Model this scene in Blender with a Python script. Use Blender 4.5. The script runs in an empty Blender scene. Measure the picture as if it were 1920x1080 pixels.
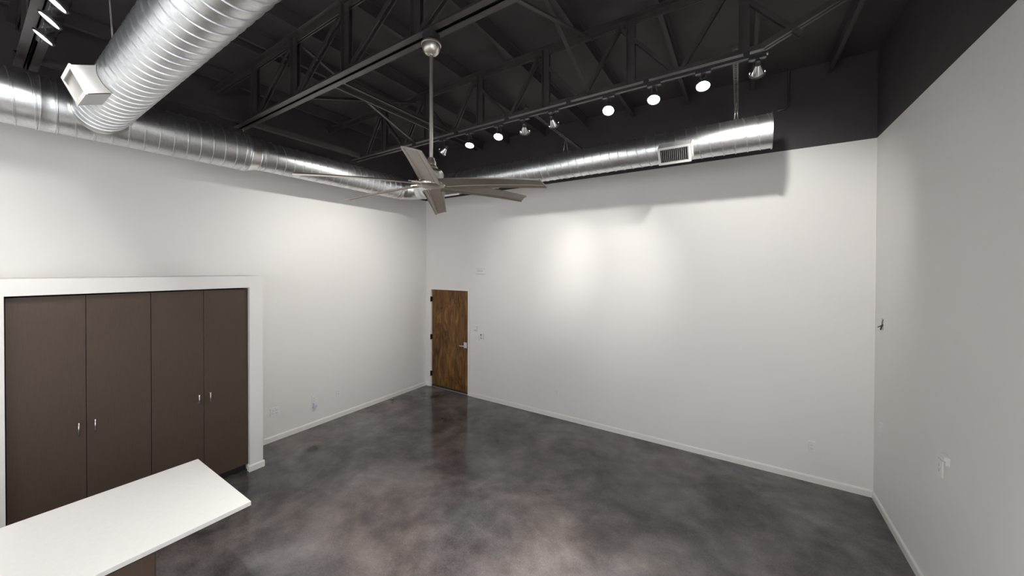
import bpy, bmesh, math, random
from mathutils import Vector, Matrix
random.seed(7)
PI = math.pi
sc = bpy.context.scene
COL = sc.collection

# ---------------------------------------------------------------- dimensions (metres)
D = 5.345          # back wall plane y
L = 5.578          # left wall plane x = -L
R = 1.236          # right wall at the back corner
YF = -3.6          # front wall plane
ZP = 3.89          # paint line: white below, black above
ZC = 4.83          # underside of roof deck
CAMZ = 2.471
def rx(y): return R - 0.007 * (D - y)      # right wall runs very slightly out of square

# ---------------------------------------------------------------- materials
MATS = {}
def new_mat(name):
    m = bpy.data.materials.new(name); m.use_nodes = True
    nt = m.node_tree; b = nt.nodes['Principled BSDF']
    return m, nt, b
def N(nt, t, **kw):
    n = nt.nodes.new(t)
    for k, v in kw.items():
        if k in n.inputs: n.inputs[k].default_value = v
        else: setattr(n, k, v)
    return n
def ramp(nt, stops):
    r = nt.nodes.new('ShaderNodeValToRGB')
    e = r.color_ramp.elements
    while len(e) < len(stops): e.new(0.5)
    for i, (p, c) in enumerate(stops):
        e[i].position = p; e[i].color = (*c, 1) if len(c) == 3 else c
    return r
def coords(nt, scale=(1, 1, 1), rot=(0, 0, 0)):
    t = nt.nodes.new('ShaderNodeTexCoord'); mp = nt.nodes.new('ShaderNodeMapping')
    mp.inputs['Scale'].default_value = scale; mp.inputs['Rotation'].default_value = rot
    nt.links.new(t.outputs['Object'], mp.inputs['Vector'])
    return mp.outputs['Vector']
def simple(name, col, rough=0.5, metal=0.0, spec=0.5, var=0.06, nscale=20, bump=0.0, bscale=200):
    """plain surface with a little tonal and surface variation"""
    m, nt, b = new_mat(name); lk = nt.links.new
    v = coords(nt)
    n = N(nt, 'ShaderNodeTexNoise', Scale=nscale, Detail=3.0)
    lk(v, n.inputs['Vector'])
    lo = tuple(c * (1 - var) for c in col); hi = tuple(min(1, c * (1 + var)) for c in col)
    r = ramp(nt, [(0.3, lo), (0.7, hi)])
    lk(n.outputs['Fac'], r.inputs['Fac']); lk(r.outputs['Color'], b.inputs['Base Color'])
    b.inputs['Roughness'].default_value = rough; b.inputs['Metallic'].default_value = metal
    b.inputs['Specular IOR Level'].default_value = spec
    if bump:
        n2 = N(nt, 'ShaderNodeTexNoise', Scale=bscale, Detail=2.0); lk(v, n2.inputs['Vector'])
        bp = N(nt, 'ShaderNodeBump', Strength=bump, Distance=0.002)
        lk(n2.outputs['Fac'], bp.inputs['Height']); lk(bp.outputs['Normal'], b.inputs['Normal'])
    MATS[name] = m
    return m

M_WHITE = simple('white_wall_paint', (0.79, 0.775, 0.755), 0.55, spec=0.35, var=0.012, nscale=1.2, bump=0.12, bscale=160)
M_TRIM = simple('white_trim_paint', (0.82, 0.80, 0.765), 0.38, var=0.01, nscale=3)
M_BLACK = simple('black_ceiling_paint', (0.063, 0.055, 0.059), 0.62, spec=0.3, var=0.12, nscale=2.5, bump=0.2, bscale=60)
M_STEEL = simple('black_painted_steel', (0.050, 0.043, 0.044), 0.36, spec=0.6, var=0.18, nscale=9, bump=0.15, bscale=90)
M_COUNTER = simple('white_quartz', (0.77, 0.758, 0.74), 0.28, var=0.015, nscale=40)
M_PLATE = simple('white_plastic', (0.78, 0.775, 0.77), 0.35, var=0.01)
M_LILAC = simple('lilac_plastic', (0.62, 0.58, 0.72), 0.4, var=0.02)
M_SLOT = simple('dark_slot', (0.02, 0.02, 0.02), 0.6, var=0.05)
M_REG = simple('white_register_enamel', (0.66, 0.655, 0.64), 0.4, var=0.02)
M_LOUVRE = simple('grey_louver_enamel', (0.46, 0.45, 0.435), 0.4, var=0.02)
M_HOLLOW = simple('dark_duct_interior', (0.045, 0.042, 0.04), 0.7, var=0.1)
M_NICKEL = simple('brushed_nickel', (0.66, 0.62, 0.57), 0.36, metal=1.0, var=0.05, nscale=30)
M_BLADE = simple('nickel_finish_blade', (0.335, 0.300, 0.260), 0.34, metal=0.8, var=0.05, nscale=14)
M_CHROME = simple('satin_chrome', (0.74, 0.72, 0.69), 0.34, metal=1.0, var=0.03)
M_REFL = simple('silver_bulb_glass', (0.72, 0.72, 0.73), 0.16, metal=1.0, var=0.04)
M_FIX = simple('black_fixture_enamel', (0.03, 0.03, 0.033), 0.35, var=0.1)
M_GREYBAND = simple('aluminium_track_edge', (0.50, 0.50, 0.51), 0.3, metal=0.9, var=0.05)
M_WIRE = simple('galvanised_wire', (0.62, 0.61, 0.60), 0.35, metal=0.9, var=0.05)
M_HINGE = simple('oil_rubbed_hinge', (0.018, 0.014, 0.012), 0.4, metal=0.6, var=0.1)
M_CABLE = simple('black_cable', (0.03, 0.03, 0.03), 0.5, var=0.1)

def mat_galv():
    m, nt, b = new_mat('galvanised_spiral_steel'); lk = nt.links.new
    v = coords(nt)
    vo = N(nt, 'ShaderNodeTexVoronoi', Scale=70.0); lk(v, vo.inputs['Vector'])
    no = N(nt, 'ShaderNodeTexNoise', Scale=7.0, Detail=6.0, Roughness=0.65); lk(v, no.inputs['Vector'])
    mx = N(nt, 'ShaderNodeMix', data_type='FLOAT'); mx.inputs[0].default_value = 0.22
    lk(no.outputs['Fac'], mx.inputs[2]); lk(vo.outputs['Color'], mx.inputs[3])
    r = ramp(nt, [(0.25, (0.55, 0.57, 0.58)), (0.55, (0.73, 0.745, 0.755)), (0.8, (0.84, 0.85, 0.855))])
    lk(mx.outputs[0], r.inputs['Fac']); lk(r.outputs['Color'], b.inputs['Base Color'])
    rr = ramp(nt, [(0.3, (0.42,) * 3), (0.75, (0.28,) * 3)])
    lk(no.outputs['Fac'], rr.inputs['Fac']); lk(rr.outputs['Color'], b.inputs['Roughness'])
    b.inputs['Metallic'].default_value = 1.0
    n2 = N(nt, 'ShaderNodeTexNoise', Scale=9.0, Detail=2.0); lk(v, n2.inputs['Vector'])
    bp = N(nt, 'ShaderNodeBump', Strength=0.05, Distance=0.01)
    lk(n2.outputs['Fac'], bp.inputs['Height']); lk(bp.outputs['Normal'], b.inputs['Normal'])
    return m
M_GALV = mat_galv()
M_GALVPLAIN = simple('plain_sheet_steel', (0.70, 0.70, 0.69), 0.3, metal=1.0, var=0.06, nscale=8)

STAIN = (-4.890, 2.599, 0.0)
def mat_floor():
    m, nt, b = new_mat('stained_concrete'); lk = nt.links.new
    v = coords(nt)
    big = N(nt, 'ShaderNodeTexNoise', Scale=1.25, Detail=5.0, Roughness=0.55, Distortion=0.6); lk(v, big.inputs['Vector'])
    mid = N(nt, 'ShaderNodeTexNoise', Scale=4.5, Detail=6.0, Roughness=0.62); lk(v, mid.inputs['Vector'])
    fine = N(nt, 'ShaderNodeTexNoise', Scale=60.0, Detail=4.0, Roughness=0.7); lk(v, fine.inputs['Vector'])
    a = N(nt, 'ShaderNodeMix', data_type='FLOAT'); a.inputs[0].default_value = 0.34
    lk(big.outputs['Fac'], a.inputs[2]); lk(mid.outputs['Fac'], a.inputs[3])
    c = N(nt, 'ShaderNodeMix', data_type='FLOAT'); c.inputs[0].default_value = 0.2
    lk(a.outputs[0], c.inputs[2]); lk(fine.outputs['Fac'], c.inputs[3])
    r = ramp(nt, [(0.34, (0.030, 0.0265, 0.0268)), (0.45, (0.080, 0.0705, 0.0690)), (0.55, (0.146, 0.131, 0.126)), (0.66, (0.235, 0.213, 0.204))])
    lk(c.outputs[0], r.inputs['Fac'])
    hue = N(nt, 'ShaderNodeTexNoise', Scale=0.8, Detail=3.0); lk(v, hue.inputs['Vector'])
    hr = ramp(nt, [(0.38, (0.95, 0.985, 1.04)), (0.62, (1.045, 0.99, 0.96))])
    lk(hue.outputs['Fac'], hr.inputs['Fac'])
    mul = N(nt, 'ShaderNodeMix', data_type='RGBA', blend_type='MULTIPLY'); mul.inputs[0].default_value = 1.0
    lk(r.outputs['Color'], mul.inputs[6]); lk(hr.outputs['Color'], mul.inputs[7])
    # small pits and dark specks
    vo = N(nt, 'ShaderNodeTexVoronoi', Scale=9.0); lk(v, vo.inputs['Vector'])
    sp = ramp(nt, [(0.018, (0.35, 0.35, 0.35)), (0.035, (1, 1, 1))]); lk(vo.outputs['Distance'], sp.inputs['Fac'])
    mul2 = N(nt, 'ShaderNodeMix', data_type='RGBA', blend_type='MULTIPLY'); mul2.inputs[0].default_value = 0.8
    lk(mul.outputs[2], mul2.inputs[6]); lk(sp.outputs['Color'], mul2.inputs[7])
    # one small oval stain on the slab near the closet
    sv = N(nt, 'ShaderNodeVectorMath', operation='DISTANCE'); lk(v, sv.inputs[0]); sv.inputs[1].default_value = STAIN
    sr = ramp(nt, [(0.04, (0.3, 0.3, 0.31)), (0.13, (1, 1, 1))]); lk(sv.outputs['Value'], sr.inputs['Fac'])
    mul3 = N(nt, 'ShaderNodeMix', data_type='RGBA', blend_type='MULTIPLY'); mul3.inputs[0].default_value = 0.85
    lk(mul2.outputs[2], mul3.inputs[6]); lk(sr.outputs['Color'], mul3.inputs[7])
    lk(mul3.outputs[2], b.inputs['Base Color'])
    rr = ramp(nt, [(0.35, (0.10,) * 3), (0.7, (0.20,) * 3)]); lk(mid.outputs['Fac'], rr.inputs['Fac'])
    lk(rr.outputs['Color'], b.inputs['Roughness'])
    b.inputs['IOR'].default_value = 1.52
    bp = N(nt, 'ShaderNodeBump', Strength=0.05, Distance=0.003)
    lk(mid.outputs['Fac'], bp.inputs['Height']); lk(bp.outputs['Normal'], b.inputs['Normal'])
    return m
M_FLOOR = mat_floor()

def mat_laminate():
    m, nt, b = new_mat('espresso_laminate'); lk = nt.links.new
    v = coords(nt, (30, 30, 1.6))
    n = N(nt, 'ShaderNodeTexNoise', Scale=4.0, Detail=5.0, Roughness=0.6); lk(v, n.inputs['Vector'])
    r = ramp(nt, [(0.3, (0.066, 0.043, 0.0295)), (0.7, (0.078, 0.053, 0.038))])
    lk(n.outputs['Fac'], r.inputs['Fac']); lk(r.outputs['Color'], b.inputs['Base Color'])
    b.inputs['Roughness'].default_value = 0.52
    b.inputs['Specular IOR Level'].default_value = 0.45
    return m
M_LAM = mat_laminate()

def mat_wood():
    m, nt, b = new_mat('stained_birch_veneer'); lk = nt.links.new
    v = coords(nt, (5.0, 5.0, 1.3))
    n = N(nt, 'ShaderNodeTexNoise', Scale=1.6, Detail=6.0, Roughness=0.62, Distortion=1.6); lk(v, n.inputs['Vector'])
    v2 = coords(nt, (40, 40, 1.2))
    g = N(nt, 'ShaderNodeTexNoise', Scale=3.0, Detail=4.0); lk(v2, g.inputs['Vector'])
    mx = N(nt, 'ShaderNodeMix', data_type='FLOAT'); mx.inputs[0].default_value = 0.18
    lk(n.outputs['Fac'], mx.inputs[2]); lk(g.outputs['Fac'], mx.inputs[3])
    r = ramp(nt, [(0.33, (0.036, 0.013, 0.003)), (0.44, (0.108, 0.048, 0.012)), (0.55, (0.175, 0.086, 0.026)), (0.68, (0.270, 0.150, 0.055))])
    lk(mx.outputs[0], r.inputs['Fac']); lk(r.outputs['Color'], b.inputs['Base Color'])
    b.inputs['Roughness'].default_value = 0.4; b.inputs['Specular IOR Level'].default_value = 0.3
    return m
M_WOOD = mat_wood()

def mat_emit(name, col, s):
    m, nt, b = new_mat(name)
    b.inputs['Base Color'].default_value = (0.9, 0.9, 0.9, 1)
    b.inputs['Emission Color'].default_value = (*col, 1)
    b.inputs['Emission Strength'].default_value = s
    # frosted lens: faint mottling of the glass itself
    n = N(nt, 'ShaderNodeTexNoise', Scale=60.0); v = coords(nt); nt.links.new(v, n.inputs['Vector'])
    bp = N(nt, 'ShaderNodeBump', Strength=0.2, Distance=0.001)
    nt.links.new(n.outputs['Fac'], bp.inputs['Height']); nt.links.new(bp.outputs['Normal'], b.inputs['Normal'])
    return m
M_LENS = mat_emit('lit_lamp_lens', (1.0, 0.97, 0.92), 40.0)

# ---------------------------------------------------------------- mesh building
class MB:
    def __init__(s): s.bm = bmesh.new(); s.mi = 0
    def _tag(s, before):
        for f in s.bm.faces:
            if f not in before: f.material_index = s.mi
    def box(s, x0, x1, y0, y1, z0, z1, bevel=0.0, seg=2, mat=None):
        b = s.bm; P = [(x, y, z) for x in (x0, x1) for y in (y0, y1) for z in (z0, z1)]
        v = [b.verts.new(p) for p in P]
        fs = [b.faces.new([v[i] for i in q]) for q in ((0, 1, 3, 2), (4, 6, 7, 5), (0, 4, 5, 1), (2, 3, 7, 6), (0, 2, 6, 4), (1, 5, 7, 3))]
        for f in fs: f.material_index = s.mi if mat is None else mat
        if bevel:
            es = {e for f in fs for e in f.edges}
            bmesh.ops.bevel(b, geom=list(es), offset=bevel, segments=seg, affect='EDGES', profile=0.6)
        return s
    def prism(s, pts, vec, mat=None):
        """closed polygon pts (3D) extruded along vec"""
        b = s.bm; vec = Vector(vec); n = len(pts)
        a = [b.verts.new(Vector(p)) for p in pts]; c = [b.verts.new(Vector(p) + vec) for p in pts]
        fs = [b.faces.new(a[::-1]), b.faces.new(c)]
        for i in range(n): fs.append(b.faces.new((a[i], a[(i + 1) % n], c[(i + 1) % n], c[i])))
        for f in fs: f.material_index = s.mi if mat is None else mat
        return s
    def tube(s, path, r, n=10, caps=True, mat=None):
        """round tube along a polyline; r is a number or list"""
        b = s.bm; P = [Vector(p) for p in path]; m = len(P)
        rr = r if isinstance(r, (list, tuple)) else [r] * m
        rings = []
        up = None
        for i in range(m):
            t = ((P[min(i + 1, m - 1)] - P[max(i - 1, 0)])).normalized()
            if up is None:
                up = Vector((0, 0, 1)) if abs(t.z) < 0.9 else Vector((1, 0, 0))
            x = up.cross(t).normalized(); y = t.cross(x).normalized(); up = y
            rings.append([b.verts.new(P[i] + (x * math.cos(2 * PI * k / n) + y * math.sin(2 * PI * k / n)) * rr[i]) for k in range(n)])
        fs = []
        for i in range(m - 1):
            for k in range(n):
                f = b.faces.new((rings[i][k], rings[i][(k + 1) % n], rings[i + 1][(k + 1) % n], rings[i + 1][k])); f.smooth = True; fs.append(f)
        if caps:
            fs.append(b.faces.new(rings[0][::-1])); fs.append(b.faces.new(rings[-1]))
        for f in fs: f.material_index = s.mi if mat is None else mat
        return s
    def bar(s, p0, p1, w, h, up=(0, 0, 1), mat=None):
        """rectangular bar from p0 to p1, w sideways, h along up"""
        p0 = Vector(p0); p1 = Vector(p1); t = (p1 - p0).normalized(); upv = Vector(up)
        x = t.cross(upv)
        if x.length < 1e-4: upv = Vector((0, 1, 0)); x = t.cross(upv)
        x.normalize(); y = x.cross(t).normalized()
        q = [p0 + x * (a * w / 2) + y * (c * h / 2) for a, c in ((-1, -1), (1, -1), (1, 1), (-1, 1))]
        return s.prism(q, p1 - p0, mat)
    def lathe(s, prof, n=32, mx=Matrix.Identity(4), mat=None, smooth=True, close=True):
        """profile of (radius, height) turned about local Z, placed by mx"""
        b = s.bm; rings = []
        for r, z in prof:
            if r < 1e-6: rings.append([b.verts.new(mx @ Vector((0, 0, z)))])
            else: rings.append([b.verts.new(mx @ Vector((r * math.cos(2 * PI * k / n), r * math.sin(2 * PI * k / n), z))) for k in range(n)])
        fs = []
        for A, B in zip(rings, rings[1:]):
            for k in range(n):
                k2 = (k + 1) % n
                if len(A) == 1 and len(B) == 1: continue
                if len(A) == 1: f = b.faces.new((A[0], B[k2], B[k]))
                elif len(B) == 1: f = b.faces.new((A[k], A[k2], B[0]))
                else: f = b.faces.new((A[k], A[k2], B[k2], B[k]))
                f.smooth = smooth; fs.append(f)
        if close:
            for ring, rev in ((rings[0], True), (rings[-1], False)):
                if len(ring) > 1: fs.append(b.faces.new(ring[::-1] if rev else ring))
        for f in fs: f.material_index = s.mi if mat is None else mat
        return s
    def done(s, name, mats, parent=None, mx=None, normals=True):
        if normals: bmesh.ops.recalc_face_normals(s.bm, faces=s.bm.faces)
        for e in s.bm.edges:
            if len(e.link_faces) == 2 and e.calc_face_angle(0) > math.radians(26): e.smooth = False
        me = bpy.data.meshes.new(name); s.bm.to_mesh(me); s.bm.free()
        for m in (mats if isinstance(mats, (list, tuple)) else [mats]): me.materials.append(m)
        o = bpy.data.objects.new(name, me); COL.objects.link(o)
        if parent is not None: o.parent = parent
        if mx is not None: o.matrix_local = mx
        return o

def tag(o, label, cat, group=None):
    o['label'] = label; o['category'] = cat
    if group: o['group'] = group
    return o
def structure(o): o['kind'] = 'structure'; return o
def empty(name, mx=None):
    o = bpy.data.objects.new(name, None); COL.objects.link(o); o.empty_display_size = 0.1
    if mx is not None: o.matrix_world = mx
    return o
def copy_tree(o, parent=None):
    c = o.copy(); COL.objects.link(c)
    if parent is not None:
        c.parent = parent; c.matrix_local = o.matrix_local
    for ch in list(o.children): copy_tree(ch, c)
    return c
def T(x, y, z): return Matrix.Translation((x, y, z))
def frame(o, xa, ya, za):
    m = Matrix.Identity(4)
    for i, a in enumerate((xa, ya, za)):
        a = Vector(a)
        for j in range(3): m[j][i] = a[j]
    for j in range(3): m[j][3] = o[j]
    return m
def axis_z(o, d):
    """matrix at o whose local Z looks along d"""
    z = Vector(d).normalized(); x = Vector((0, 0, 1)).cross(z)
    if x.length < 1e-4: x = Vector((1, 0, 0))
    x.normalize(); y = z.cross(x)
    return frame(o, x, y, z)
def on_back(x, z): return frame((x, D, z), (1, 0, 0), (0, 0, 1), (0, -1, 0))
def on_left(y, z): return frame((-L, y, z), (0, 1, 0), (0, 0, 1), (1, 0, 0))
def on_right(y, z): return frame((rx(y), y, z), (-0.007, -1, 0), (0, 0, 1), (-1, 0.007, 0))

# ================================================================= ROOM SHELL
m = MB(); m.box(-L - .12, R + .12, YF - .12, D + .12, -.15, 0)
structure(m.done('floor', M_FLOOR))
# ceiling: black roof deck
m = MB(); m.box(-L - .12, R + .12, YF - .12, D + .12, ZC, ZC + .12)
structure(m.done('ceiling', M_BLACK))
# back wall, with the door opening left out
DX0, DX1, DT = -5.430, -4.436, 2.035
m = MB()
m.box(-L - .12, DX0, D, D + .12, 0, ZP); m.box(DX0, DX1, D, D + .12, DT, ZP); m.box(DX1, R + .12, D, D + .12, 0, ZP)
m.box(-L - .12, R + .12, D, D + .12, ZP, ZC, mat=1)
structure(m.done('wall_back', [M_WHITE, M_BLACK]))
# left wall: its paint line dips a little away from the corner
m = MB(); zl = 3.815
m.prism([(-L, YF, 0), (-L, D, 0), (-L, D, ZP), (-L, 1.6, zl), (-L, YF, zl)], (-.12, 0, 0))
m.prism([(-L, YF, zl), (-L, 1.6, zl), (-L, D, ZP), (-L, D, ZC), (-L, YF, ZC)], (-.12, 0, 0), mat=1)
structure(m.done('wall_left', [M_WHITE, M_BLACK]))
m = MB()
for z0, z1, mi in ((0, ZP, 0), (ZP, ZC, 1)):
    m.prism([(rx(D), D, z0), (rx(YF), YF, z0), (rx(YF), YF, z1), (rx(D), D, z1)], (.12, 0, 0), mat=mi)
structure(m.done('wall_right', [M_WHITE, M_BLACK]))
m = MB(); m.box(-L - .12, R + .12, YF - .12, YF, 0, 3.4); m.box(-L - .12, R + .12, YF - .12, YF, 3.4, ZC, mat=1)
structure(m.done('wall_front', [M_WHITE, M_BLACK]))

# closet surround: a white drywall box standing out from the left wall round the cabinets
CX, CY0, CY1, CT = -4.982, 0.06, 2.04, 2.373      # front plane, ends, top
OY0, OY1, OT = 0.198, 1.902, 2.233                # opening
m = MB()
m.box(-L, CX, CY0, OY0, 0, CT); m.box(-L, CX, OY1, CY1, 0, CT); m.box(-L, CX, OY0, OY1, OT, CT)
structure(m.done('wall_closet', M_WHITE))

# baseboards: eased-top profile, 78 mm high and 14 mm thick
BH, BT = 0.078, 0.014
def base_run(m, p0, p1, out):
    p0 = Vector(p0); p1 = Vector(p1); o = Vector(out)
    prof = [(0, 0), (BT, 0), (BT, BH - .016), (BT * .55, BH - .003), (BT * .3, BH), (0, BH)]
    m.prism([p0 + o * a + Vector((0, 0, z)) for a, z in prof], p1 - p0)
m = MB(); base_run(m, (-L, D, 0), (DX0 - .045, D, 0), (0, -1, 0)); base_run(m, (DX1 + .045, D, 0), (R, D, 0), (0, -1, 0))
structure(m.done('baseboard_back', M_TRIM))
m = MB(); base_run(m, (-L, CY1, 0), (-L, D, 0), (1, 0, 0)); base_run(m, (-L, YF, 0), (-L, CY0, 0), (1, 0, 0))
structure(m.done('baseboard_left', M_TRIM))
m = MB(); base_run(m, (rx(D), D, 0), (rx(YF), YF, 0), (-1, .007, 0))
structure(m.done('baseboard_right', M_TRIM))
m = MB()
base_run(m, (CX, OY1 - BT, 0), (CX, CY1 + BT, 0), (1, 0, 0)); base_run(m, (-L, CY1, 0), (CX, CY1, 0), (0, 1, 0))
base_run(m, (CX - .048, OY1, 0), (CX, OY1, 0), (0, -1, 0)); base_run(m, (CX, CY0 - BT, 0), (CX, OY0 + BT, 0), (1, 0, 0))
structure(m.done('baseboard_closet', M_TRIM))
m = MB(); base_run(m, (-L, YF, 0), (R, YF, 0), (0, 1, 0)); structure(m.done('baseboard_front', M_TRIM))

# ================================================================= DOOR
door = structure(empty('door_1', T(DX0, D, 0)))
W = DX1 - DX0
m = MB(); m.box(.004, W - .004, .022, .066, .018, DT - .005, bevel=.0015, seg=1); m.done('door_slab', M_WOOD, door)
m = MB()   # flat white casing and jamb
m.box(-.045, 0, -.010, 0, 0, DT + .045); m.box(W, W + .045, -.010, 0, 0, DT + .045); m.box(0, W, -.010, 0, DT, DT + .045)
m.box(0, .003, 0, .11, 0, DT); m.box(W - .003, W, 0, .11, 0, DT); m.box(.003, W - .003, 0, .11, DT - .004, DT)
m.done('door_frame', M_TRIM, door)
m = MB(); m.box(0, W, -.004, .10, 0, .012, bevel=.003, seg=1); m.done('threshold', M_GREYBAND, door)
m = MB(); m.box(.004, W - .004, .014, .0225, .014, .048, bevel=.002, seg=1); m.done('door_sweep', M_CABLE, door)
for z in (1.83, 1.04, .275):
    m = MB(); m.tube([(-.006, -.010, z - .055), (-.006, -.010, z + .055)], .010, 10); m.box(-.008, .016, -.006, .021, z - .05, z + .05)
    m.done('hinge', M_HINGE, door)
hx = W - .085
hd = empty('door_handle'); hd.parent = door; hd.matrix_local = T(hx, .022, .965)
m = MB(); m.box(-.035, .045, -.010, 0, -.055, .055, bevel=.003); m.done('escutcheon', M_CHROME, hd)
m = MB(); m.tube([(0, -.008, -.012), (0, -.052, -.012)], .011, 12); m.tube([(.006, -.05, -.012), (-.03, -.054, -.012), (-.085, -.05, -.018), (-.115, -.047, -.012)], [.010, .010, .008, .007], 10)
m.done('lever', M_CHROME, hd)

# ================================================================= TALL CABINETS IN THE CLOSET
XF = -5.03   # face of the doors
def tall_cabinet(y0, y1, label):
    root = empty('tall_cabinet', T(XF, (y0 + y1) / 2, 0)); h = (y1 - y0) / 2
    m = MB()   # carcass: sides, back, top, bottom, one shelf
    zb, zt = .09, OT - .016
    for a in (-1, 1): m.box(-.52, -.022, *(sorted((a * h, a * (h - .016)))), zb, zt)
    m.box(-.52, -.50, -h + .016, h - .016, zb, zt)
    for z in (zb, 1.1, zt - .018): m.box(-.50, -.022, -h + .016, h - .016, z, z + .018)
    m.done('cabinet_body', M_LAM, root)
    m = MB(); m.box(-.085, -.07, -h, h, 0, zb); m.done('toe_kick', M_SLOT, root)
    for s in (-1, 1):
        w = h - .001
        d = MB(); a, b_ = sorted((s * .0018, s * w)); d.box(-.020, 0, a, b_, zb - .004, zt, bevel=.0012, seg=1)
        dr = d.done('cabinet_door', M_LAM, root)
        yc = s * .049
        g = MB(); g.tube([(.032, yc, .962), (.032, yc, 1.068)], .0052, 12)
        for z in (.975, 1.055): g.tube([(0, yc, z), (.032, yc, z)], .005, 10)
        g.done('handle', M_CHROME, dr)['label'] = 'satin metal bar pull'
    tag(root, label, 'cabinet', 'tall closet cabinets')
tall_cabinet(.205, 1.0545, 'dark brown two-door tall cabinet behind the white countertop, away from the outlets')
tall_cabinet(1.0575, 1.898, 'dark brown two-door tall cabinet beside the closet post and wall outlets')

# ================================================================= ISLAND
m = MB(); m.box(-3.714, -2.740, -1.15, 1.051, .883, .910, bevel=.0025, seg=2)
tag(m.done('countertop', M_COUNTER), 'long white quartz countertop overhanging the dark island base', 'countertop')
isl = empty('island_cabinet', T(-3.22, -.27, 0))
m = MB(); m.box(-.45, .455, -.84, .866, .10, .883); m.done('cabinet_body', M_LAM, isl)
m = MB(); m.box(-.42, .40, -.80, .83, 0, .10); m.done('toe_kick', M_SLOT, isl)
for k in range(3):
    m = MB(); y0 = -.835 + k * .566; m.box(.455, .473, y0, y0 + .560, .105, .875, bevel=.001, seg=1); m.done('cabinet_panel', M_LAM, isl)
tag(isl, 'dark brown island base cabinet under the white countertop', 'cabinet')

# ================================================================= WALL PLATES
def plate(m, w, h, t=.010): m.box(-w / 2, w / 2, -h / 2, h / 2, 0, t, bevel=.0025, seg=2)
def receptacles(root, xs=(0,), zoff=.0):
    for x in xs:
        for dz in (.0195, -.0195):
            r = MB(); r.box(x - .0165, x + .0165, dz - .014, dz + .014, .008, .0125, bevel=.002, seg=1)
            ro = r.done('receptacle', M_PLATE, root)
            q = MB()
            for sx in (-.0065, .0065): q.box(x + sx - .0013, x + sx + .0013, dz - .001, dz + .007, .012, .0132)
            q.tube([(x, dz - .007, .012), (x, dz - .007, .0132)], .0026, 8)
            q.done('socket_slots', M_SLOT, ro)
def outlet(mx, label, gang=1, name='wall_outlet', group='white wall outlets'):
    root = empty(name, mx); w = .073 + .046 * (gang - 1)
    m = MB(); plate(m, w, .118); m.done('cover_plate', M_PLATE, root)
    receptacles(root, [(-.023 + .046 * i) if gang > 1 else 0 for i in range(gang)])
    tag(root, label, 'outlet', group); return root
outlet(on_left(2.432, .419), 'white double outlet plate low on the left wall next to the closet post', 2)
outlet(on_left(2.985, .425), 'white wall outlet with a lilac plug-in device in its lower socket')
outlet(on_left(3.385, .416), 'white outlet on the left wall, nearest the door corner')
outlet(on_back(-2.542, .418), 'white outlet low on the back wall, the one nearer the door')
outlet(on_back(.718, .415), 'white outlet low on the back wall near the right corner')
pl = empty('plug_in_device', on_left(2.990, .345))
m = MB(); m.box(-.024, .024, -.045, .037, .009, .045, bevel=.006, seg=3); m.done('housing', M_LILAC, pl)
m = MB(); m.box(-.017, .017, -.004, .022, .045, .048, bevel=.001, seg=1); m.done('night_light_window', M_PLATE, pl)
tag(pl, 'small lilac plug-in device in an outlet on the left wall', 'plug-in device')

# by the door: thermostat, double rocker switch, keypad plate with black dots
th = empty('thermostat', on_back(-4.240, 1.312))
m = MB(); m.box(-.034, .034, -.050, .050, -.003, .022, bevel=.003); m.done('housing', M_PLATE, th)
m = MB(); m.box(-.020, .020, -.035, -.010, .021, .0235, bevel=.001, seg=1); m.done('display', M_LOUVRE, th)
tag(th, 'small white thermostat right of the door, above the light switch', 'thermostat')
sw = empty('light_switch', on_back(-4.212, 1.153))
m = MB(); plate(m, .118, .115); m.done('cover_plate', M_PLATE, sw)
for x in (-.023, .023):
    m = MB(); m.box(x - .0165, x + .0165, -.033, .033, .008, .0145, bevel=.002, seg=1); m.done('rocker', M_PLATE, sw)
tag(sw, 'white double light switch plate beside the wooden door', 'light switch')
ky = empty('alarm_keypad', on_back(-4.098, 1.187))
m = MB(); m.box(-.042, .042, -.062, .062, -.003, .020, bevel=.003, seg=2); m.done('housing', M_PLATE, ky)
m = MB(); m.tube([(-.006, .030, .019), (-.006, .030, .0235)], .014, 16); m.done('round_button', M_SLOT, ky)
m = MB(); m.tube([(-.006, -.001, .019), (-.006, -.001, .0225)], .008, 14); m.done('indicator', M_SLOT, ky)
m = MB(); m.box(-.030, .026, -.045, -.022, .0195, .0225, bevel=.001, seg=1); m.done('label_panel', M_LOUVRE, ky)
tag(ky, 'white wall control with two black dots, right of the light switch', 'wall control')
# box high above the door
hb = empty('wall_sensor', on_back(-4.115, 2.425))
m = MB(); m.box(-.092, .092, -.055, .050, 0, .050, bevel=.008, seg=3); m.done('housing', M_PLATE, hb)
m = MB(); m.box(-.060, .070, -.012, -.002, .049, .0525, bevel=.001, seg=1); m.box(-.060, .070, .012, .020, .049, .0525, bevel=.001, seg=1); m.done('lens_strip', M_LOUVRE, hb)
tag(hb, 'white boxy sensor unit mounted high on the wall above the door', 'sensor')

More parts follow.
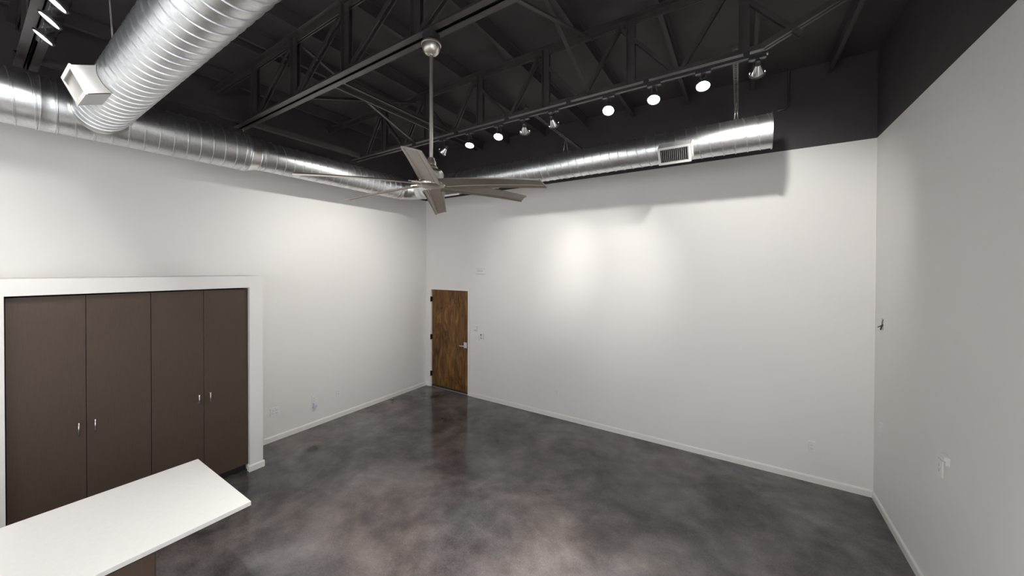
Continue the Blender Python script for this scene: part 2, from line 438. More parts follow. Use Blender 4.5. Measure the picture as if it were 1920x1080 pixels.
# right wall
jb = empty('junction_box', on_right(5.095, 1.915))
m = MB()
m.box(-.050, .050, .060, .068, 0, .004); m.box(-.050, .050, -.068, -.060, 0, .004); m.box(-.050, -.042, -.060, .060, 0, .004); m.box(.042, .050, -.060, .060, 0, .004)
m.done('mounting_ring', M_PLATE, jb)
m = MB(); m.box(-.042, .042, -.060, .060, .0005, .0015); m.done('box_opening', M_LOUVRE, jb)
m = MB(); m.tube([(.025, .050, .002), (.035, .030, .012), (.036, -.005, .014)], .0022, 8)
m.tube([(.036, -.005, .012), (.016, -.022, .024), (.000, -.034, .036)], .0045, 8); m.tube([(.036, .0, .010), (.024, -.035, .018), (.010, -.058, .018)], .006, 8)
m.done('loose_wires', M_CABLE, jb)
tag(jb, 'open wall box with loose dark wires high on the right wall', 'junction box')
bp = empty('blank_plate', on_right(5.088, .845))
m = MB(); plate(m, .073, .115, .010); m.done('cover_plate', M_PLATE, bp)
for z in (.042, -.042):
    m = MB(); m.tube([(0, z, .009), (0, z, .011)], .003, 8); m.done('screw', M_LOUVRE, bp)
tag(bp, 'blank white cover plate on the right wall beside the far corner', 'wall plate')
rp = outlet(on_right(3.79, 1.055), 'white outlet plate at waist height on the right wall', name='wall_outlet')
wb = empty('wall_bracket', on_right(3.705, 1.165))
m = MB(); m.box(-.045, .045, -.014, .014, 0, .030, bevel=.004); m.done('housing', M_PLATE, wb)
m = MB(); m.box(.030, .043, -.045, -.014, 0, .022, bevel=.002, seg=1); m.done('bracket_lug', M_PLATE, wb)
tag(wb, 'small white bracket just above the outlet plate on the right wall', 'bracket')

# door stop on the floor
ds = empty('door_stop', T(-5.42, 4.351, 0))
m = MB(); m.lathe([(.024, 0), (.024, .006), (.014, .012), (.014, .035), (.018, .040), (.018, .046), (0, .050)], 20); m.done('stop_post', M_CHROME, ds)
m = MB(); m.lathe([(.019, .014), (.021, .018), (.021, .030), (.019, .034)], 20); m.done('rubber_ring', M_CABLE, ds)
tag(ds, 'small metal door stop on the floor by the left wall', 'door stop')

# ================================================================= DUCTWORK
PITCH = .102
def spiral(length, r, n=72, clip=None):
    """lock-seam spiral pipe along local +X from 0 to length"""
    b = bmesh.new(); prof = [(0, 0), (.002, .0055), (.0085, .0055), (.0105, -.003), (.0145, -.003), (.017, 0), (PITCH - .004, 0)]
    K = len(prof); turns = int(length / PITCH) + 3; rings = []
    for t in range(-2, turns):
        for s, h in prof:
            ring = []
            for k in range(n):
                a = 2 * PI * k / n; x = t * PITCH + s + PITCH * k / n
                x = min(max(x, 0), length)
                ring.append(b.verts.new((x, (r + h) * math.cos(a), (r + h) * math.sin(a))))
            rings.append(ring)
    for i in range(len(rings) - 1):
        for k in range(n):
            if k < n - 1: q = (rings[i][k], rings[i][k + 1], rings[i + 1][k + 1], rings[i + 1][k])
            elif i + K + 1 < len(rings) and i >= 0:
                j = i - K
                if j < 0: continue
                q = (rings[i][k], rings[j + K - K + K][0] if False else rings[i + K][0] if False else rings[i + K - K][k], rings[i + 1][k], rings[i + 1][k])
                continue
            else: continue
            xs = [v.co.x for v in q]
            if max(xs) - min(xs) < 1e-7: continue
            f = b.faces.new(q); f.smooth = True
    # close the helix: last column of ring i meets first column of ring i+K
    for i in range(len(rings) - 1 - K):
        q = (rings[i][n - 1], rings[i + K][0], rings[i + K + 1][0], rings[i + 1][n - 1])
        xs = [v.co.x for v in q]
        if max(xs) - min(xs) < 1e-7: continue
        f = b.faces.new(q); f.smooth = True
    loose = [v for v in b.verts if not v.link_faces]
    bmesh.ops.delete(b, geom=loose, context='VERTS')
    bmesh.ops.recalc_face_normals(b, faces=b.faces)
    for e in b.edges:
        if len(e.link_faces) == 2 and e.calc_face_angle(0) > math.radians(20): e.smooth = False
    return b
def mesh_obj(b, name, mat, parent=None, mx=None):
    me = bpy.data.meshes.new(name); b.to_mesh(me); b.free(); me.materials.append(mat)
    o = bpy.data.objects.new(name, me); COL.objects.link(o)
    if parent is not None: o.parent = parent
    if mx is not None: o.matrix_local = mx
    return o
def band(length, r, x0=0.0):
    """slip coupling: a short smooth sleeve with a bead at each end, along local +X"""
    m = MB(); mx = Matrix(((0, 0, 1, x0), (1, 0, 0, 0), (0, 1, 0, 0), (0, 0, 0, 1)))
    m.lathe([(r, 0), (r + .005, .001), (r + .006, .005), (r + .004, .010), (r + .004, length - .010), (r + .006, length - .005), (r + .005, length - .001), (r, length)], 72, mx, close=False)
    return m
AX, AZ, AYB = -4.823, 3.810, 4.250     # left duct axis x, common axis height, back duct axis y
RB, RS, RL, RBR = .212, .162, .175, .167
ALONG_Y = Matrix(((0, -1, 0, 0), (1, 0, 0, 0), (0, 0, 1, 0), (0, 0, 0, 1)))
# large left duct
d1 = empty('spiral_duct', T(AX, -3.2, AZ) @ ALONG_Y)
mesh_obj(spiral(5.0, RB), 'duct_pipe', M_GALV, d1)
band(.09, RB, 3.555).done('coupling_band', M_GALV, d1)
band(.05, RB, 4.94).done('coupling_band', M_GALV, d1)
tag(d1, 'wide galvanised spiral duct along the left wall, nearest part of the run', 'duct', 'spiral duct runs')
# reducer
m = MB(); mx = Matrix(((0, 0, 1, 0), (1, 0, 0, 0), (0, 1, 0, 0), (0, 0, 0, 1)))
m.lathe([(RB + .002, 0), (RB + .005, .004), (RB + .002, .010), (RL + .004, .105), (RL + .008, .110), (RL + .004, .116)], 72, mx, close=False)
tag(m.done('duct_reducer', M_GALVPLAIN, None, T(AX, 1.80, AZ) @ ALONG_Y), 'smooth conical reducer joining the wide duct to the narrower one on the left', 'duct fitting')
# small left duct
RE = .31
d2 = empty('spiral_duct', T(AX, 1.905, AZ) @ ALONG_Y)
mesh_obj(spiral(AYB - RE - 1.905, RL), 'duct_pipe', M_GALV, d2)
band(.045, RL, .0).done('coupling_band', M_GALV, d2)
tag(d2, 'narrower galvanised spiral duct along the left wall, between the reducer and the corner elbow', 'duct', 'spiral duct runs')
# gored elbow
m = MB(); G = 5; n = 72; rings = []
for g in range(G + 1):
    for bead in ((0,) if g in (0, G) else (-1, 0, 1)):
        a = PI / 2 * g / G + bead * .012
        c = Vector((AX + RE, AYB - RE, AZ)); rad = RL + (RS - RL) * g / G + (.003 if g in (0, G) else (.005 if bead == 0 else 0))
        e = Vector((-math.cos(a), math.sin(a), 0))
        rings.append([m.bm.verts.new(c + e * (RE + rad * math.cos(2 * PI * k / n)) + Vector((0, 0, rad * math.sin(2 * PI * k / n)))) for k in range(n)])
for A, B in zip(rings, rings[1:]):
    for k in range(n):
        f = m.bm.faces.new((A[k], A[(k + 1) % n], B[(k + 1) % n], B[k])); f.smooth = True
for e in m.bm.edges:
    pass
tag(m.done('duct_elbow', M_GALVPLAIN), 'gored duct elbow turning from the left wall to the back wall', 'duct fitting')
# back duct
XE = .253
d3 = empty('spiral_duct', T(AX + RE, AYB, AZ))
mesh_obj(spiral(XE - (AX + RE), RS), 'duct_pipe', M_GALV, d3)
band(.05, RS, .0).done('coupling_band', M_GALV, d3)
m = MB(); mx = Matrix(((0, 0, 1, XE - AX - RE - .008), (1, 0, 0, 0), (0, 1, 0, 0), (0, 0, 0, 1)))
m.lathe([(RS + .001, 0), (RS + .010, .002), (RS + .010, .010), (RS - .004, .012), (0, .004)], 72, mx); m.done('end_cap', M_GALVPLAIN, d3)
tag(d3, 'galvanised spiral duct along the back wall with a capped end', 'duct', 'spiral duct runs')
# branch over the counter
d4 = empty('spiral_duct', T(-4.655, .675, AZ))
mesh_obj(spiral(4.6, RBR), 'duct_pipe', M_GALV, d4)
# saddle collar where the branch meets the big duct
m = MB(); n = 72; rings = []
for rad, off in ((RBR + .001, .030), (RBR + .006, .026), (RBR + .007, .0), (RBR + .022, -.002)):
    ring = []
    for k in range(n):
        a = 2 * PI * k / n; y = rad * math.cos(a); z = rad * math.sin(a)
        x = AX + math.sqrt(max((RB + .004) ** 2 - z * z, 0)) + off - (-4.655)
        ring.append(m.bm.verts.new((x, y, z)))
    rings.append(ring)
for A, B in zip(rings, rings[1:]):
    for k in range(n):
        f = m.bm.faces.new((A[k], A[(k + 1) % n], B[(k + 1) % n], B[k])); f.smooth = True
m.done('saddle_collar', M_GALVPLAIN, d4)
tag(d4, 'spiral branch duct crossing overhead from the left duct toward the viewer', 'duct', 'spiral duct runs')

# registers: white boxes riding on the ducts
def register(x0, ay, be, label, rduct, slats=14):
    """box register on a duct running along X: normal tipped down by be towards the camera side"""
    n_ = Vector((0, -math.cos(be), -math.sin(be))); t_ = Vector((0, -math.sin(be), math.cos(be)))
    mxx = frame((x0, ay, AZ), (1, 0, 0), t_, n_)
    root = empty('duct_register', mxx); a, b_, d = .155, .090, .265
    m = MB()
    # hollow box with its back coped to the pipe
    def zback(y): return math.sqrt(max((rduct + .002) ** 2 - y * y, 0)) 
    for sx in (-1, 1):
        pts = [(sx * a, -b_, d)] + [(sx * a, -b_ + 2 * b_ * i / 8, zback(-b_ + 2 * b_ * i / 8)) for i in range(9)] + [(sx * a, b_, d)]
        m.prism(pts, (-sx * .004, 0, 0))
    for sy in (-1, 1):
        m.box(-a, a, *sorted((sy * b_, sy * (b_ - .004))), zback(b_), d)
    m.done('box_body', M_REG, root)
    m = MB(); f = .022
    m.box(-a - .002, a + .002, b_ - f, b_ + .002, d - .004, d + .005); m.box(-a - .002, a + .002, -b_ - .002, -b_ + f, d - .004, d + .005)
    m.box(-a - .002, -a + f, -b_ + f, b_ - f, d - .004, d + .005); m.box(a - f, a + .002, -b_ + f, b_ - f, d - .004, d + .005)
    m.done('face_frame', M_REG, root)
    m = MB(); w = 2 * (a - f)
    for i in range(slats):
        x = -a + f + w * (i + .5) / slats
        m.prism([(x - .0045, -b_ + f, d - .018), (x - .0025, -b_ + f, d - .018), (x + .0045, -b_ + f, d + .001), (x + .0025, -b_ + f, d + .001)], (0, 2 * (b_ - f), 0))
    m.done('louvers', M_LOUVRE, root)
    m = MB(); m.box(-a + .006, a - .006, -b_ + .006, b_ - .006, d - .060, d - .056); m.done('damper_plate', M_HOLLOW, root)
    for sx in (-1, 1):   # screwed flange against the pipe
        m = MB()
        for i in range(8):
            y0 = -b_ + 2 * b_ * i / 8; y1 = -b_ + 2 * b_ * (i + 1) / 8
            m.prism([(sx * a, y0, zback(y0)), (sx * a, y1, zback(y1)), (sx * a, y1, zback(y1) + .004), (sx * a, y0, zback(y0) + .004)], (sx * .014, 0, 0))
        m.done('mounting_flange', M_REG, root)
    tag(root, label, 'air register', 'white air registers')
register(-3.812, .675, .414, 'white air register box on the overhead branch duct', RBR, 14)
register(-.582, AYB, .60, 'white air register on the back duct near its capped end', RS, 14)
register(-3.720, AYB, .60, 'white air register on the back duct, partly hidden behind the fan', RS, 14)

# ================================================================= ROOF STEEL
BZ, TZ = 4.080, 4.690     # underside of bottom chords / top of top chords
XA, XZ = -4.95, .14       # panel span of the bottom chords
def truss(y, label, xl, xr, verts, diags, right_open=False, left_end=True, right_end=True):
    root = empty('roof_truss', T(0, y, BZ))
    def chord(x0, x1, z, up):
        m = MB()
        for s in (-1, 1):
            m.box(x0, x1, *sorted((s * .006, s * .060)), z, z + up * .007) if up > 0 else m.box(x0, x1, *sorted((s * .006, s * .060)), z - .007, z)
            m.box(x0, x1, *sorted((s * .006, s * .013)), *sorted((z, z + up * .060)))
        return m
    chord(xl, xr, 0, 1).done('bottom_chord', M_STEEL, root)
    chord(-L + .01, R - .03, TZ - BZ, -1).done('top_chord', M_STEEL, root)
    for x in verts:
        m = MB()
        for s in (-1, 1): m.box(x - .035, x + .035, *sorted((s * .014, s * .020)), .02, TZ - BZ - .02); m.box(x - .035, x - .029, *sorted((s * .014, s * .045)), .02, TZ - BZ - .02)
        m.done('web_post', M_STEEL, root)
    for xa, za, xb, zb in diags:
        m = MB()
        for s in (-1, 1): m.bar((xa, s * .018, za), (xb, s * .018, zb), .008, .032, up=(0, 0, 1))
        m.done('web_diagonal', M_STEEL, root)
    if left_end:
        m = MB(); m.bar((xl, 0, .03), (-L + .02, 0, .34), .05, .045); m.done('end_brace', M_STEEL, root)
    if right_end:
        m = MB()
        for s in (-1, 1): m.bar((xr - .02, s * .022, .03), (R - .03, s * .022, .50), .030, .040)
        m.done('end_brace', M_STEEL, root)
    tag(root, label, 'roof truss', 'black roof trusses')
zt_ = TZ - BZ
pA = [-4.44 + .837 * k for k in range(7)]
truss(1.768, 'black steel roof truss carrying the ceiling fan', -4.90, 1.05, [x for x in pA], [(x + .03, .05, x + .80, zt_ - .05) for x in pA[:-1]], right_end=False)
pB = [-4.17 + .837 * k for k in range(6)]
dB = []
for x in pB:
    dB.append((x - .42, .05, x - .10, zt_ - .06)); dB.append((x - .10, zt_ - .06, x + .34, .05))
truss(3.230, 'black steel roof truss by the back wall carrying the lamp track', -4.90, XZ, pB, dB)
truss(.305, 'black steel roof truss nearest the viewer, above the three lit lamps', -4.90, 1.05, pA, [(x + .03, .05, x + .80, zt_ - .05) for x in pA[:-1]], right_end=False)

# purlins under the deck, running front to back
def purlin(x, label, pair=False):
    m = MB(); y0, y1 = YF + .05, D - .02
    m.box(x - .019, x + .019, y0, y1, TZ, TZ + .006); m.box(x - .004, x + .004, y0, y1, TZ + .006, ZC - .008); m.box(x - .028, x + .028, y0, y1, ZC - .008, ZC)
    tag(m.done('roof_purlin', M_BLACK), label, 'purlin', 'black roof purlins')
for x, lb in ((-5.20, 'black purlin under the roof deck closest to the left wall'),
              (-4.23, 'first black purlin of the close pair near the left duct'),
              (-4.07, 'second black purlin of the close pair near the left duct'),
              (-3.48, 'black purlin crossing the roof just right of the close pair'),
              (-2.757, 'black purlin crossing the roof left of the fan mount'),
              (-2.04, 'black purlin crossing the roof directly beside the fan mount'),
              (-1.315, 'black purlin crossing the roof right of the fan mount'),
              (-.60, 'black purlin above the brightest of the lit spotlights'),
              (.12, 'black purlin above the right end of the lamp track'),
              (.84, 'black purlin under the roof deck closest to the right wall')):
    purlin(x, lb)
# horizontal bridging between the bottom chords
def bridging(x, y0, y1, label, w=.16):
    m = MB()
    m.box(x - w / 2, x + w / 2, y0, y1, BZ + .040, BZ + .046)
    for s in (-1, 1): m.box(*sorted((x + s * w / 2, x + s * (w / 2 - .007))), y0, y1, BZ + .005, BZ + .040); m.box(*sorted((x + s * w / 2, x + s * (w / 2 - .022))), y0, y1, BZ + .005, BZ + .010)
    tag(m.done('bridging_channel', M_STEEL), label, 'bridging', 'bridging between trusses')
bridging(-2.99, 1.826, 3.172, 'black bridging channel between the two trusses behind the fan')
m = MB(); m.box(-4.71, -4.65, 1.826, 3.172, BZ + .002, BZ + .008); m.box(-4.656, -4.65, 1.826, 3.172, BZ + .008, BZ + .06)
tag(m.done('bridging_angle', M_STEEL), 'black angle joining the truss ends above the narrower left duct', 'bridging', 'bridging between trusses')
m = MB(); m.box(-4.71, -4.65, .363, 1.710, BZ + .002, BZ + .008); m.box(-4.656, -4.65, .363, 1.710, BZ + .008, BZ + .06)
tag(m.done('bridging_angle', M_STEEL), 'black angle joining the truss ends above the wide left duct', 'bridging', 'bridging between trusses')
def xbrace(x, label):
    root = empty('cross_brace', T(x, 0, BZ))
    ya, yb = 1.768, 3.230
    for (z0, z1, dx) in ((.03, .53, 0.016), (.53, .03, -.016)):
        m = MB(); m.bar((dx, ya + .03, z0), (dx, yb - .03, z1), .006, .034); m.bar((dx + .014, ya + .03, z0 - .014), (dx + .014, yb - .03, z1 - .014), .030, .005)
        m.done('brace_angle', M_STEEL, root)
    tag(root, label, 'brace', 'cross braces between trusses')
xbrace(-3.55, 'black cross bracing between trusses above the narrower left duct')
xbrace(-1.19, 'black cross bracing between trusses right of the fan mount')
# perforated struts to the back wall from which the back duct hangs
def strut(x, label):
    root = empty('perforated_strut', T(x, 3.18, BZ + .075))
    m = MB(); ln = D - 3.19; y = 0
    m.box(-.020, -.009, 0, ln, 0, .003); m.box(.009, .020, 0, ln, 0, .003)       # slotted web between two lips
    m.box(-.021, -.018, 0, ln, 0, .020); m.box(.018, .021, 0, ln, 0, .020)
    while y < ln - .04: m.box(-.009, .009, y, y + .014, 0, .003); y += .034
    m.done('slotted_channel', M_STEEL, root)
    tag(root, label, 'strut', 'perforated duct struts')
    h = empty('duct_hanger', T(x, AYB, AZ))
    m = MB(); pts = []
    for i in range(33):
        a = -PI / 2 + 2 * PI * i / 32 + PI; pts.append((0, (RS + .006) * math.cos(a), (RS + .006) * math.sin(a)))
    m.tube(pts, .0022, 6); m.done('wire_loop', M_WIRE, h)
    for s in (-1, 1):
        m = MB(); m.tube([(0, s * .010, BZ + .075 - AZ), (s * .016, s * .035, RS + .004)], .002, 6); m.done('wire_drop', M_WIRE, h)
    return h
tag(strut(-1.905, 'slotted metal strut from the truss to the back wall behind the unlit lamps'), 'wire hanger holding the back duct midway along its length', 'duct hanger', 'wire duct hangers')
tag(strut(-.040, 'slotted metal strut above the capped end of the back duct'), 'wire hanger holding the back duct near its capped end', 'duct hanger', 'wire duct hangers')
h = empty('duct_hanger', T(AX, 1.775, AZ))
m = MB(); m.tube([(0, 0, BZ - AZ + .004), (0, .01, RB + .002)], .003, 6); m.tube([(0, 0, BZ - AZ + .004), (.012, .01, RB + .002)], .002, 6); m.done('wire_drop', M_WIRE, h)
tag(h, 'wire hanger from the fan truss to the wide left duct', 'duct hanger', 'wire duct hangers')
h = empty('duct_hanger', T(-3.73, .60, AZ))
m = MB(); m.tube([(0, 0, RBR - .02), (.10, -.06, ZC - AZ - .01)], .0014, 6); m.tube([(.03, 0, RBR - .02), (.115, -.06, ZC - AZ - .01)], .0012, 6); m.done('wire_drop', M_WIRE, h)
tag(h, 'wire hanger holding the overhead branch duct above its register', 'duct hanger', 'wire duct hangers')
# conduit on the black part of the back wall
m = MB(); m.tube([(.475, D - .016, ZC), (.475, D - .016, 4.45), (.468, D - .016, 4.41), (.445, D - .016, 4.385), (.41, D - .016, 4.378), (.385, D - .016, 4.376)], .013, 12)
m.tube([(.385, D - .016, 4.376), (.372, D - .016, 4.376)], .019, 12)
tag(m.done('conduit', M_STEEL), 'thin black conduit bending on the wall past the capped duct end', 'conduit')

# ================================================================= TRACK LIGHTING
TY, TZT = 3.170, 4.030
def rail(x0, x1, y, z, label):
    root = empty('light_track', T(x0, y, z)); ln = x1 - x0
    m = MB(); m.box(0, ln, -.0175, .0175, .006, .022); m.box(0, ln, -.0175, -.007, 0, .006); m.box(0, ln, .007, .0175, 0, .006); m.done('track_rail', M_FIX, root)
    m = MB()
    for s in (-1, 1): m.box(0, ln, *sorted((s * .0062, s * .0072)), -.0008, .004)
    m.box(ln - .004, ln + .012, -.010, .010, -.0008, .012, bevel=.002, seg=1)
    m.done('contact_strip', M_GREYBAND, root)
    for i in range(6):
        x = .12 + (ln - .24) * i / 5
        m = MB(); m.box(x - .02, x + .02, -.012, .020, .022, BZ + .003 - z); m.done('track_clip', M_FIX, root)
    tag(root, label, 'lighting track', 'lighting tracks')
rail(-3.66, .152, TY + .005, TZT, 'black lighting track along the back truss holding nine lamps')
rail(-4.10, 1.00, .315, TZT + .005, 'black lighting track on the nearest truss holding three lit lamps')

def spotlight(x, y, z, target, label, power=60, angle=75, blend=.6, glow=True, ztrack=TZT, group='track spotlights', col=(1.0, .965, .925), ty=None):
    """track head: adapter, yoke and silver reflector bulb whose lens faces target"""
    piv = Vector((x, y, z)); d = (Vector(target) - piv).normalized()
    root = empty('track_spotlight', T(x, y, z)); zt = ztrack - z
    yt = 0 if ty is None else ty - y
    m = MB(); m.box(-.055, .055, yt - .015, yt + .015, zt - .024, zt - .001, bevel=.003, seg=1); m.done('track_adapter', M_FIX, root)
    m = MB()
    for s in (-1, 1): m.box(*sorted((s * .012, s * .053)), yt - .0155, yt - .013, zt - .0245, zt - .019)
    m.done('adapter_trim', M_GREYBAND, root)
    # yoke: two arms from the adapter to the bulb holder
    side = Vector((0, 0, 1)).cross(d); side = side.normalized() if side.length > .01 else Vector((1, 0, 0))
    back = -d * .055
    m = MB()
    for s in (-1, 1):
        m.tube([Vector((s * .014, yt, zt - .022)), back * .8 + side * (s * .022) + Vector((0, 0, .018)), back + side * (s * .017)], .0032, 8)
    m.done('yoke', M_FIX, root)
    bm_ = axis_z(d * 0, d)
    m = MB(); m.lathe([(0, -.092), (.012, -.090), (.018, -.082), (.019, -.058), (.020, -.050)], 24, bm_); m.done('lamp_holder', M_FIX, root)
    m = MB(); m.lathe([(.019, -.052), (.022, -.046), (.030, -.030), (.040, -.008), (.046, .010), (.0475, .016)], 32, bm_, close=False)
    bulb = m.done('bulb_reflector', M_REFL, root)
    m = MB(); m.lathe([(.0475, .014), (.0545, .012), (.0565, .018), (.0545, .026), (.048, .026), (.047, .020)], 32, bm_, close=False); m.done('trim_ring', M_FIX, bulb)
    m = MB(); m.lathe([(.048, .016), (.044, .0215), (.030, .025), (0, .0265)], 32, bm_, close=False); m.done('lens', M_LENS, bulb)
    tag(root, label, 'spotlight', group)
    li = bpy.data.lights.new('lamp_beam', 'SPOT'); li.energy = power; li.spot_size = math.radians(angle); li.spot_blend = blend
    li.shadow_soft_size = .03; li.color = col
    lo = bpy.data.objects.new('lamp_beam', li); COL.objects.link(lo)
    lo.matrix_world = axis_z(piv + d * .034, -d)
    return root
WARM = (1.0, .97, .935); COOL = (.97, .985, 1.0)
P_BACK, P_CAM, P_LEFT = 92, 185, 150
FRONT = 540; SIDE = 820
def backlamp(x, z, tx, tz, label, ang=56, k=1.0, bl=1.0): spotlight(x, TY, z, (tx, D, tz), label, P_BACK * k, ang, bl)
backlamp(.099, 3.925, .02, 2.75, 'track lamp at the right end of the back track, aimed at the back wall', 92, .92, .7)
backlamp(-1.551, 3.90, -1.73, 2.50, 'track lamp aimed at the back wall, nearest the brightest lit lamp')
backlamp(-1.880, 3.90, -2.89, 2.58, 'track lamp aimed at the back wall, between a wall-aimed lamp and a glaring lamp')
spotlight(-3.024, TY, 3.885, (-L, 3.26, 2.2), 'small track lamp beside the fan rod aimed at the left wall', P_LEFT, 98, 1.0)
for x, z, t, lb, k in ((-.253, 3.927, (-.10, 1.5, 0), 'glaring track lamp, first lit one from the right end of the back track', 1),
                       (-.618, 3.912, (-.60, 1.2, 0), 'glaring track lamp, second lit one from the right end of the back track', 1),
                       (-1.004, 3.910, (-.75, .9, .3), 'the largest and brightest glaring track lamp in the middle of the back track', 1.1),
                       (-2.209, 3.915, (-1.8, 1.3, 0), 'glaring track lamp right of the fan rod, the one closer to the unlit pair', 1),
                       (-2.610, 3.898, (-2.2, 1.9, 0), 'glaring track lamp immediately right of the fan rod', 1)):
    spotlight(x, TY, z, t, lb, P_CAM * k, 66, 1.0)
for x, lb in ((-3.205, 'lit lamp at the top edge of the picture above the branch register'),
              (-3.457, 'middle one of the three lit lamps at top left'),
              (-3.748, 'lowest of the three lit lamps at top left, close to the left duct')):
    spotlight(x, .315, 3.955, (x - .17, .315 - .6, 3.955 - .78), lb, 72, 165, 1.0, ztrack=TZT + .005)

# small feed box under the left end of the back track
fb = empty('track_feed_box', T(-3.545, TY, 3.92))
m = MB(); m.box(-.085, .085, -.03, .03, -.014, .014, bevel=.003, seg=1); m.done('housing', M_REG, fb)
m = MB(); m.tube([(-.05, .0295, .010), (-.05, .0295, BZ + .002 - 3.92)], .006, 10); m.done('stem', M_FIX, fb)
tag(fb, 'small pale box hanging under the far left end of the back truss', 'electrical box')

# ================================================================= CEILING FAN
FX, FY, FZ = -1.800, 1.768, 3.051
fan = empty('ceiling_fan', T(FX, FY, FZ))
m = MB(); m.box(-.045, .045, -.040, .040, .985, 1.036, bevel=.003, seg=1); m.tube([(0, 0, .945), (0, 0, .990)], .040, 20); m.done('mounting_bracket', M_FIX, fan)
m = MB(); m.lathe([(.030, .972), (.062, .971), (.067, .965), (.067, .956), (.063, .953), (.062, .938), (.055, .916), (.042, .900), (.026, .892), (.0135, .891)], 40); m.done('canopy', M_NICKEL, fan)
m = MB(); m.tube([(0, 0, .15), (0, 0, .90)], .0130, 20); m.done('downrod', M_NICKEL, fan)
m = MB(); m.lathe([(.013, .185), (.022, .183), (.024, .170), (.034, .150), (.036, .128), (.040, .122), (.046, .116), (.048, .106), (.056, .100), (.074, .092), (.084, .078), (.086, .060), (.083, .030), (.078, .018), (.060, .016)], 48); m.done('motor_housing', M_NICKEL, fan)
m = MB(); m.lathe([(.070, .016), (.094, .010), (.098, .002), (.094, -.010), (.070, -.018), (.030, -.020), (0, -.020)], 48); m.done('switch_cap', M_NICKEL, fan)
def blade_mesh():
    b = bmesh.new(); secs = []
    nr = 22
    us = [-.5, -.485, -.44, -.40, -.385, -.36, -.30, 0, .20, .23, .245, .26, .30, .40, .44, .485, .5]
    def bot(u):   # raised strips towards the edges on the underside
        if u <= -.385 or u >= .40: return -.0085
        if u in (.23, .245): return -.0010
        return -.0040
    R0, R1 = .105, .815; pitch = math.radians(14.5)
    for i in range(nr + 1):
        q = i / nr; rr = R0 + (R1 - R0) * q
        w = .150 - .047 * q; th = 1.0
        if i == nr: pass
        drop = -.030 * q * q
        ring = []
        for u in us: ring.append((u, bot(u)))
        for u in us[::-1]: ring.append((u, .0028 * (1 - (2 * u) ** 2) ** .5 if abs(u) < .5 else 0.0))
        vs = []
        for u, z in ring:
            t = u * w; tipx = (.020 * u) * q ** 6
            tt = t * math.cos(pitch); zz = z - t * math.sin(pitch)
            vs.append(b.verts.new((rr + tipx, tt, zz + drop)))
        secs.append(vs)
    nn = len(secs[0])
    for A, B in zip(secs, secs[1:]):
        for k in range(nn): b.faces.new((A[k], A[(k + 1) % nn], B[(k + 1) % nn], B[k]))
    b.faces.new(secs[0][::-1]); b.faces.new(secs[-1])
    bmesh.ops.recalc_face_normals(b, faces=b.faces)
    me = bpy.data.meshes.new('fan_blade'); b.to_mesh(me); b.free(); me.materials.append(M_BLADE); return me
bme = blade_mesh()
mm = MB(); mm.bar((.072, 0, .004), (.150, 0, .0065), .060, .012); mm.tube([(.10, .018, -.008), (.10, .018, .018)], .005, 8); mm.tube([(.10, -.018, -.008), (.10, -.018, .018)], .005, 8)
bracket0 = None
for k in range(6):
    a = math.radians(9.2 + 60 * k)
    o = bpy.data.objects.new('fan_blade', bme); COL.objects.link(o); o.parent = fan; o.matrix_local = Matrix.Rotation(a, 4, 'Z') @ Matrix.Rotation((.044, -.038, .046, .020, .030, -.006)[k], 4, 'Y')
    if bracket0 is None: br = bracket0 = mm.done('blade_bracket', M_NICKEL, o)
    else: br = bracket0.copy(); COL.objects.link(br); br.parent = o
    br.matrix_local = Matrix.Rotation(math.radians(-14.5), 4, 'X')
tag(fan, 'six-blade nickel ceiling fan hanging on a long rod from the truss', 'ceiling fan')

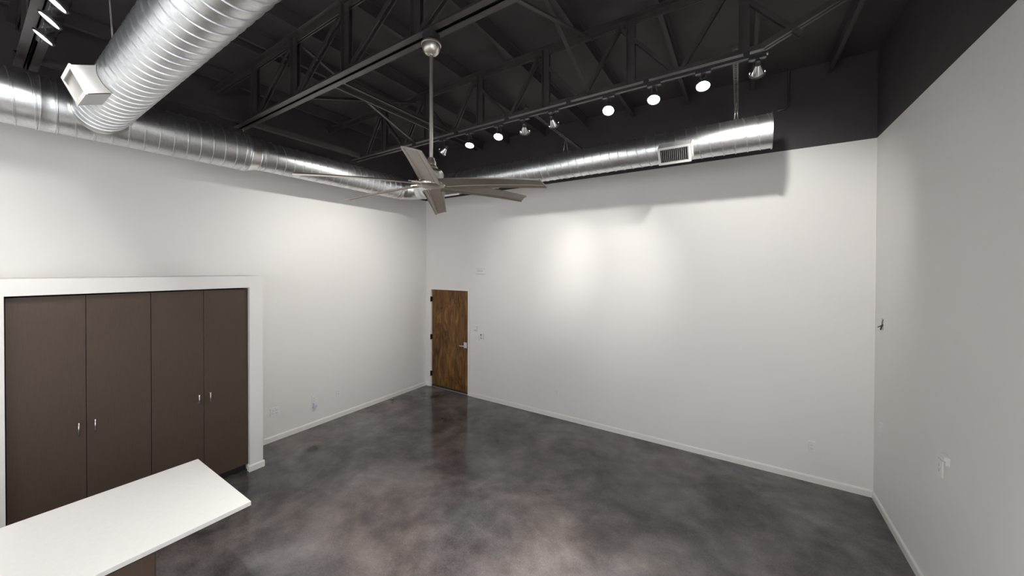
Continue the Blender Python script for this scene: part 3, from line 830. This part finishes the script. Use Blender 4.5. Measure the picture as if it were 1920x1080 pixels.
# ================================================================= ADDED FILL LIGHT
# bare spots added out of view as fill to brighten the room; no fixtures
def beam(x, y, z, target, power, angle=110, col=WARM, size=.05):
    li = bpy.data.lights.new('fill_spot', 'SPOT'); li.energy = power; li.spot_size = math.radians(angle); li.spot_blend = 1.0
    li.shadow_soft_size = size; li.color = col
    lo = bpy.data.objects.new('fill_spot', li); COL.objects.link(lo)
    p = Vector((x, y, z)); lo.matrix_world = axis_z(p, p - Vector(target))
for x, y, t, pw in ((.3, .315, (1.2, 1.6, .6), 60), (-.4, .315, (-.8, 2.6, 0), 60)):
    beam(x, y, 3.93, t, pw)
for x in (-4.8, -3.4, -2.0, -.6):
    beam(x, -1.5, 3.93, (x, YF, 2.2), FRONT, angle=100, col=(.935, .975, 1.03))
beam(-4.0, -2.5, 3.93, (-L, -2.6, 2.0), SIDE * .6, angle=100, col=(.935, .975, 1.03))
beam(-.4, -.5, 3.93, (rx(-.4), -.6, 2.3), SIDE, angle=110, col=(.935, .975, 1.03))

w = bpy.data.worlds.new('World'); sc.world = w; w.use_nodes = True
w.node_tree.nodes['Background'].inputs['Color'].default_value = (.5, .52, .55, 1)
w.node_tree.nodes['Background'].inputs['Strength'].default_value = .3

# ================================================================= CAMERA
cd = bpy.data.cameras.new('camera'); cam = bpy.data.objects.new('camera', cd); COL.objects.link(cam)
cd.sensor_width = 36; cd.lens = 666.04 / 1920 * 36; cd.shift_y = -31.1 / 1920; cd.clip_start = .05; cd.clip_end = 60
yaw, pit, rol = .5700, -.0080, .0030
f_ = Vector((-math.sin(yaw) * math.cos(pit), math.cos(yaw) * math.cos(pit), math.sin(pit)))
r0 = Vector((math.cos(yaw), math.sin(yaw), 0)); u0 = r0.cross(f_)
r_ = r0 * math.cos(rol) + u0 * math.sin(rol); u_ = -r0 * math.sin(rol) + u0 * math.cos(rol)
cam.matrix_world = frame((0, 0, CAMZ), r_, u_, -f_)
sc.camera = cam

sc.view_settings.view_transform = 'Standard'; sc.view_settings.look = 'None'
sc.view_settings.exposure = 0.46; sc.view_settings.gamma = 1.0; sc.view_settings.use_curve_mapping = False
sc.cycles.max_bounces = 10; sc.cycles.diffuse_bounces = 6; sc.cycles.glossy_bounces = 5
sc.cycles.sample_clamp_indirect = 4.0
sc.cycles.use_denoising = True
